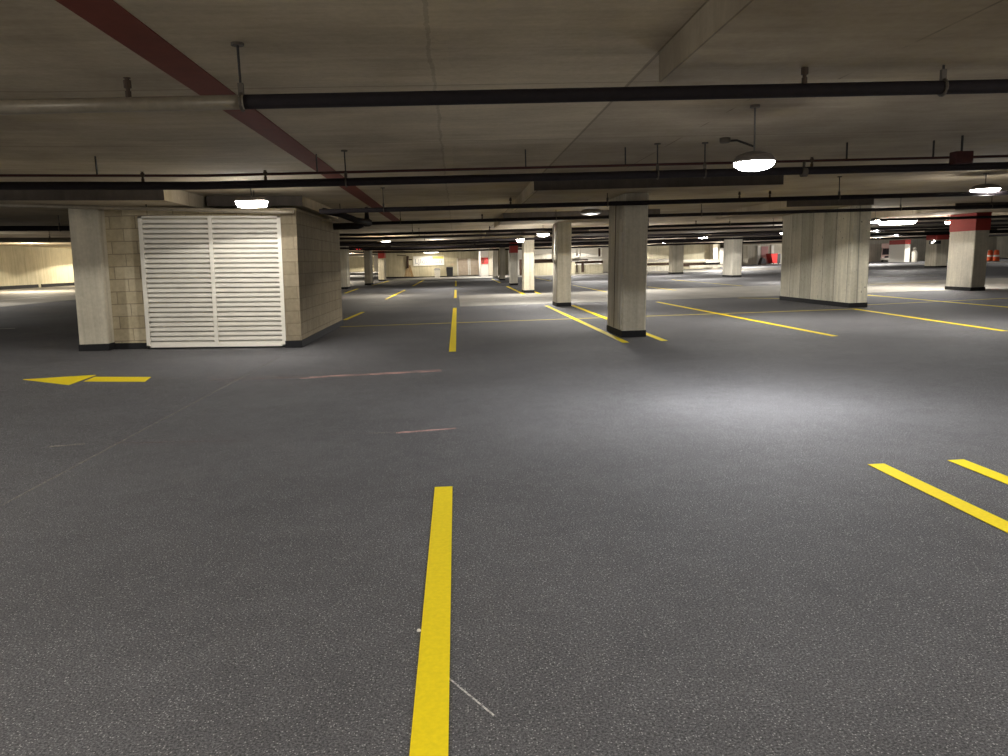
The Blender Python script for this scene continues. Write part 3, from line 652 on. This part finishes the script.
# deep right: piers, pink door, red compactor
def fcol(x0, x1, yb, label, mat=m_conc, **k):
    P = g((x0+x1)/2, yb); q = fbox(x0, x1, yb-5, yb, P.y, .5); return column(q[0], q[1], P.y, P.y+.8, label, mat=mat, **k)
fcol(742.5, 748, 265, 'first of two narrow piers right of the dark-faced far column', base=0)
fcol(750, 754.5, 263.5, 'second narrow pier right of the dark-faced far column, edged in yellow light', base=0, mat=m_conc2)
struct(MB().box(34, 66, 96, 96.3, 0, ZC), 'wall_far_right', m_conc2)
q = fbox(761.5, 768.5, 243, 262, 95.8, .1); t = thing('pink_door', 'pinkish door between two bright white jambs deep at the right', 'door', ((q[0]+q[1])/2, 95.8, 0))
MB().box(q[0], q[1], 95.85, 95.95, 0, 2.2).build('leaf', plain('pink door paint', srgb(200, 150, 150), .6), t)
for x in (q[0]-.55, q[1]+.35): MB().box(x, x+.35, 95.7, 95.98, 0, 2.3).build('jamb', m_sign, t)
q = fbox(761, 766.5, 256, 262, 92, .5); t = thing('pallet_load', 'low dark heap before the pinkish door', 'pallet load', ((q[0]+q[1])/2, 92, 0))
MB().hexa([(q[0], 92, .12), (q[1], 92, .12), (q[1], 93, .12), (q[0], 93, .12)], [(q[0]+.25, 92.1, .85), (q[1]-.1, 92.1, .7), (q[1]-.1, 92.9, .7), (q[0]+.25, 92.9, .85)]).build('load', m_dark, t)
MB().box(q[0], q[1], 92, 93, 0, .12).build('pallet', m_brown, t)
D = 93.6; q = fbox(771, 781, 252.5, 264, D, 1.2)
t = thing('refuse_compactor', 'bright red refuse container with a dark end beside the board-marked pier', 'refuse container', ((q[0]+q[1])/2, D, 0))
xm = q[0]+.62*(q[1]-q[0])
MB().hexa([(q[0]+.25, D, .12), (xm, D, .12), (xm, D+1.5, .12), (q[0]+.25, D+1.5, .12)], [(q[0]-.05, D-.05, 1.2), (xm, D-.05, 1.2), (xm, D+1.5, 1.2), (q[0]-.05, D+1.5, 1.2)]).build('body', m_redp, t)
MB().box(q[0]-.05, xm+.05, D-.1, D+1.5, 1.2, 1.3).build('lid', m_redp, t)
MB().box(xm, q[1], D, D+1.5, .1, 1.25).build('hopper', m_dark, t, bevel=.03)
for x in (q[0]+.4, q[1]-.2): MB().tube([(x-.05, D+.2, .1), (x+.05, D+.2, .1)], .1, 12).build('wheel', m_black, t)
# truck seen past the pier
P = at(880.5, 261.5, 84.0); W_ = 2.0
t = thing('parked_truck', 'pale pinkish truck front with a dark windscreen, left of the white red-capped column', 'truck', (P.x, P.y, 0))
m_truck = plain('truck pink white', srgb(225, 190, 180), .4)
def tb(mb, name, mat, **k):
    for v in mb.v: v += Vector((P.x, P.y, 0))
    return mb.build(name, mat, t, **k)
tb(MB().hexa([(0, 0, .25), (W_, 0, .25), (W_, 3, .25), (0, 3, .25)], [(.1, .2, 1.5), (W_-.1, .2, 1.5), (W_-.1, 3, 1.5), (.1, 3, 1.5)]), 'cab', m_truck, bevel=.05)
tb(MB().box(.05, W_-.05, .4, 3, 1.5, 2.05), 'roof_box', m_truck, bevel=.08)
tb(MB().hexa([(.15, .02, .8), (W_-.15, .02, .8), (W_-.15, .1, .8), (.15, .1, .8)], [(.2, .1, 1.48), (W_-.2, .1, 1.48), (W_-.2, .25, 1.48), (.2, .25, 1.48)]), 'windscreen', m_glass)
tb(MB().box(-.05, W_+.05, -.12, .05, .22, .42), 'bumper', m_white, bevel=.03)
tb(MB().box(.4, W_-.4, -.02, .02, .46, .66), 'grille', m_dark)
for x in (.15, W_-.3): tb(MB().lathe((x+.08, -.02, .5), [(.01, -.06), (.07, -.04), (.07, .04), (.01, .06)], 10), 'headlight', m_sign)
for x in (.05, W_-.3): tb(MB().tube([(x, .7, .28), (x+.25, .7, .28)], .28, 16), 'wheel', m_black)
t.rotation_euler.z = -math.atan2(P.x, P.y)
# small objects by the far right wall
P = g(914, 262.5); t = thing('white_tank', 'small pale rounded tank right of the white red-capped column', 'tank', (P.x, P.y, 0))
MB().lathe((P.x, P.y, .05), [(.22, 0), (.25, .05), (.25, .95), (.15, 1.1), (.1, 1.2)], 18).build('body', m_conc2, t, smooth=True)
MB().lathe((P.x, P.y, 1.25), [(.14, 0), (.18, .05), (.18, .2), (.1, .25)], 14).build('cap', m_conc2, t, smooth=True)
MB().lathe((P.x, P.y, 0), [(.36, 0), (.36, .05)], 18).build('foot', m_grey, t)
P = g(928.5, 263.2); t = thing('floor_bollard', 'short pale bollard with a dark box beside it, left of the leaning-looking column', 'bollard', (P.x, P.y, 0))
MB().lathe((P.x, P.y, 0), [(.13, 0), (.13, .45), (.08, .52)], 14).build('post', m_white, t, smooth=True)
MB().box(P.x+.15, P.x+.8, P.y, P.y+.4, 0, .42).build('dark_box', m_dark, t)
q = at(932.5, 242.5, 51.8); t = thing('emergency_light', 'twin-headed emergency light on the leaning-looking far column', 'emergency light', q)
MB().box(q.x-.15, q.x+.6, q.y, q.y+.15, q.z-.1, q.z+.12).build('wall_mount', m_dark, t)
for dx in (-.05, .12): MB().lathe((q.x+dx, q.y-.03, q.z+(.1 if dx > 0 else -.02)), [(.02, -.04), (.04, -.02), (.04, .02), (.02, .04)], 10).build('lamp_head', m_lens2, t)
struct(MB().box(47, 58, 88, 88.3, 0, ZC), 'wall_far_right.001', m_conc2)
for i, (px, lab) in enumerate([(989.8, 'left orange barrel of the pair deep at the right edge'), (996, 'right orange barrel of the pair deep at the right edge')]):
    P = g(px, 261.5); t = thing('traffic_barrel', lab, 'traffic barrel', (P.x, P.y, 0), 'orange traffic barrels')
    MB().lathe((P.x, P.y, .05), [(.26, 0), (.24, .4), (.2, .9), (.12, .98)], 18).build('body', m_orange, t, smooth=True)
    MB().lathe((P.x, P.y, .42), [(.243, 0), (.232, .16)], 18).build('white_band', m_sign, t, smooth=True)
    MB().lathe((P.x, P.y, 0), [(.34, 0), (.34, .05)], 18).build('base', m_dark, t)
q = fbox(985.5, 997, 238, 256, 90, .2); struct(MB().box(q[0], q[1], 90, 90.2, 0, ZC), 'door_3', m_conc2)

# ------------------------------------------------------------------ air and view
w = bpy.data.worlds.new('world'); bpy.context.scene.world = w; w.use_nodes = True
w.node_tree.nodes['Background'].inputs[0].default_value = (.02, .02, .02, 1)
sc = bpy.context.scene
sc.view_settings.view_transform = 'Standard'; sc.view_settings.look = 'None'; sc.view_settings.exposure = 1.5
try:
    sc.cycles.use_denoising = True; sc.cycles.max_bounces = 8; sc.cycles.diffuse_bounces = 5
except Exception: pass
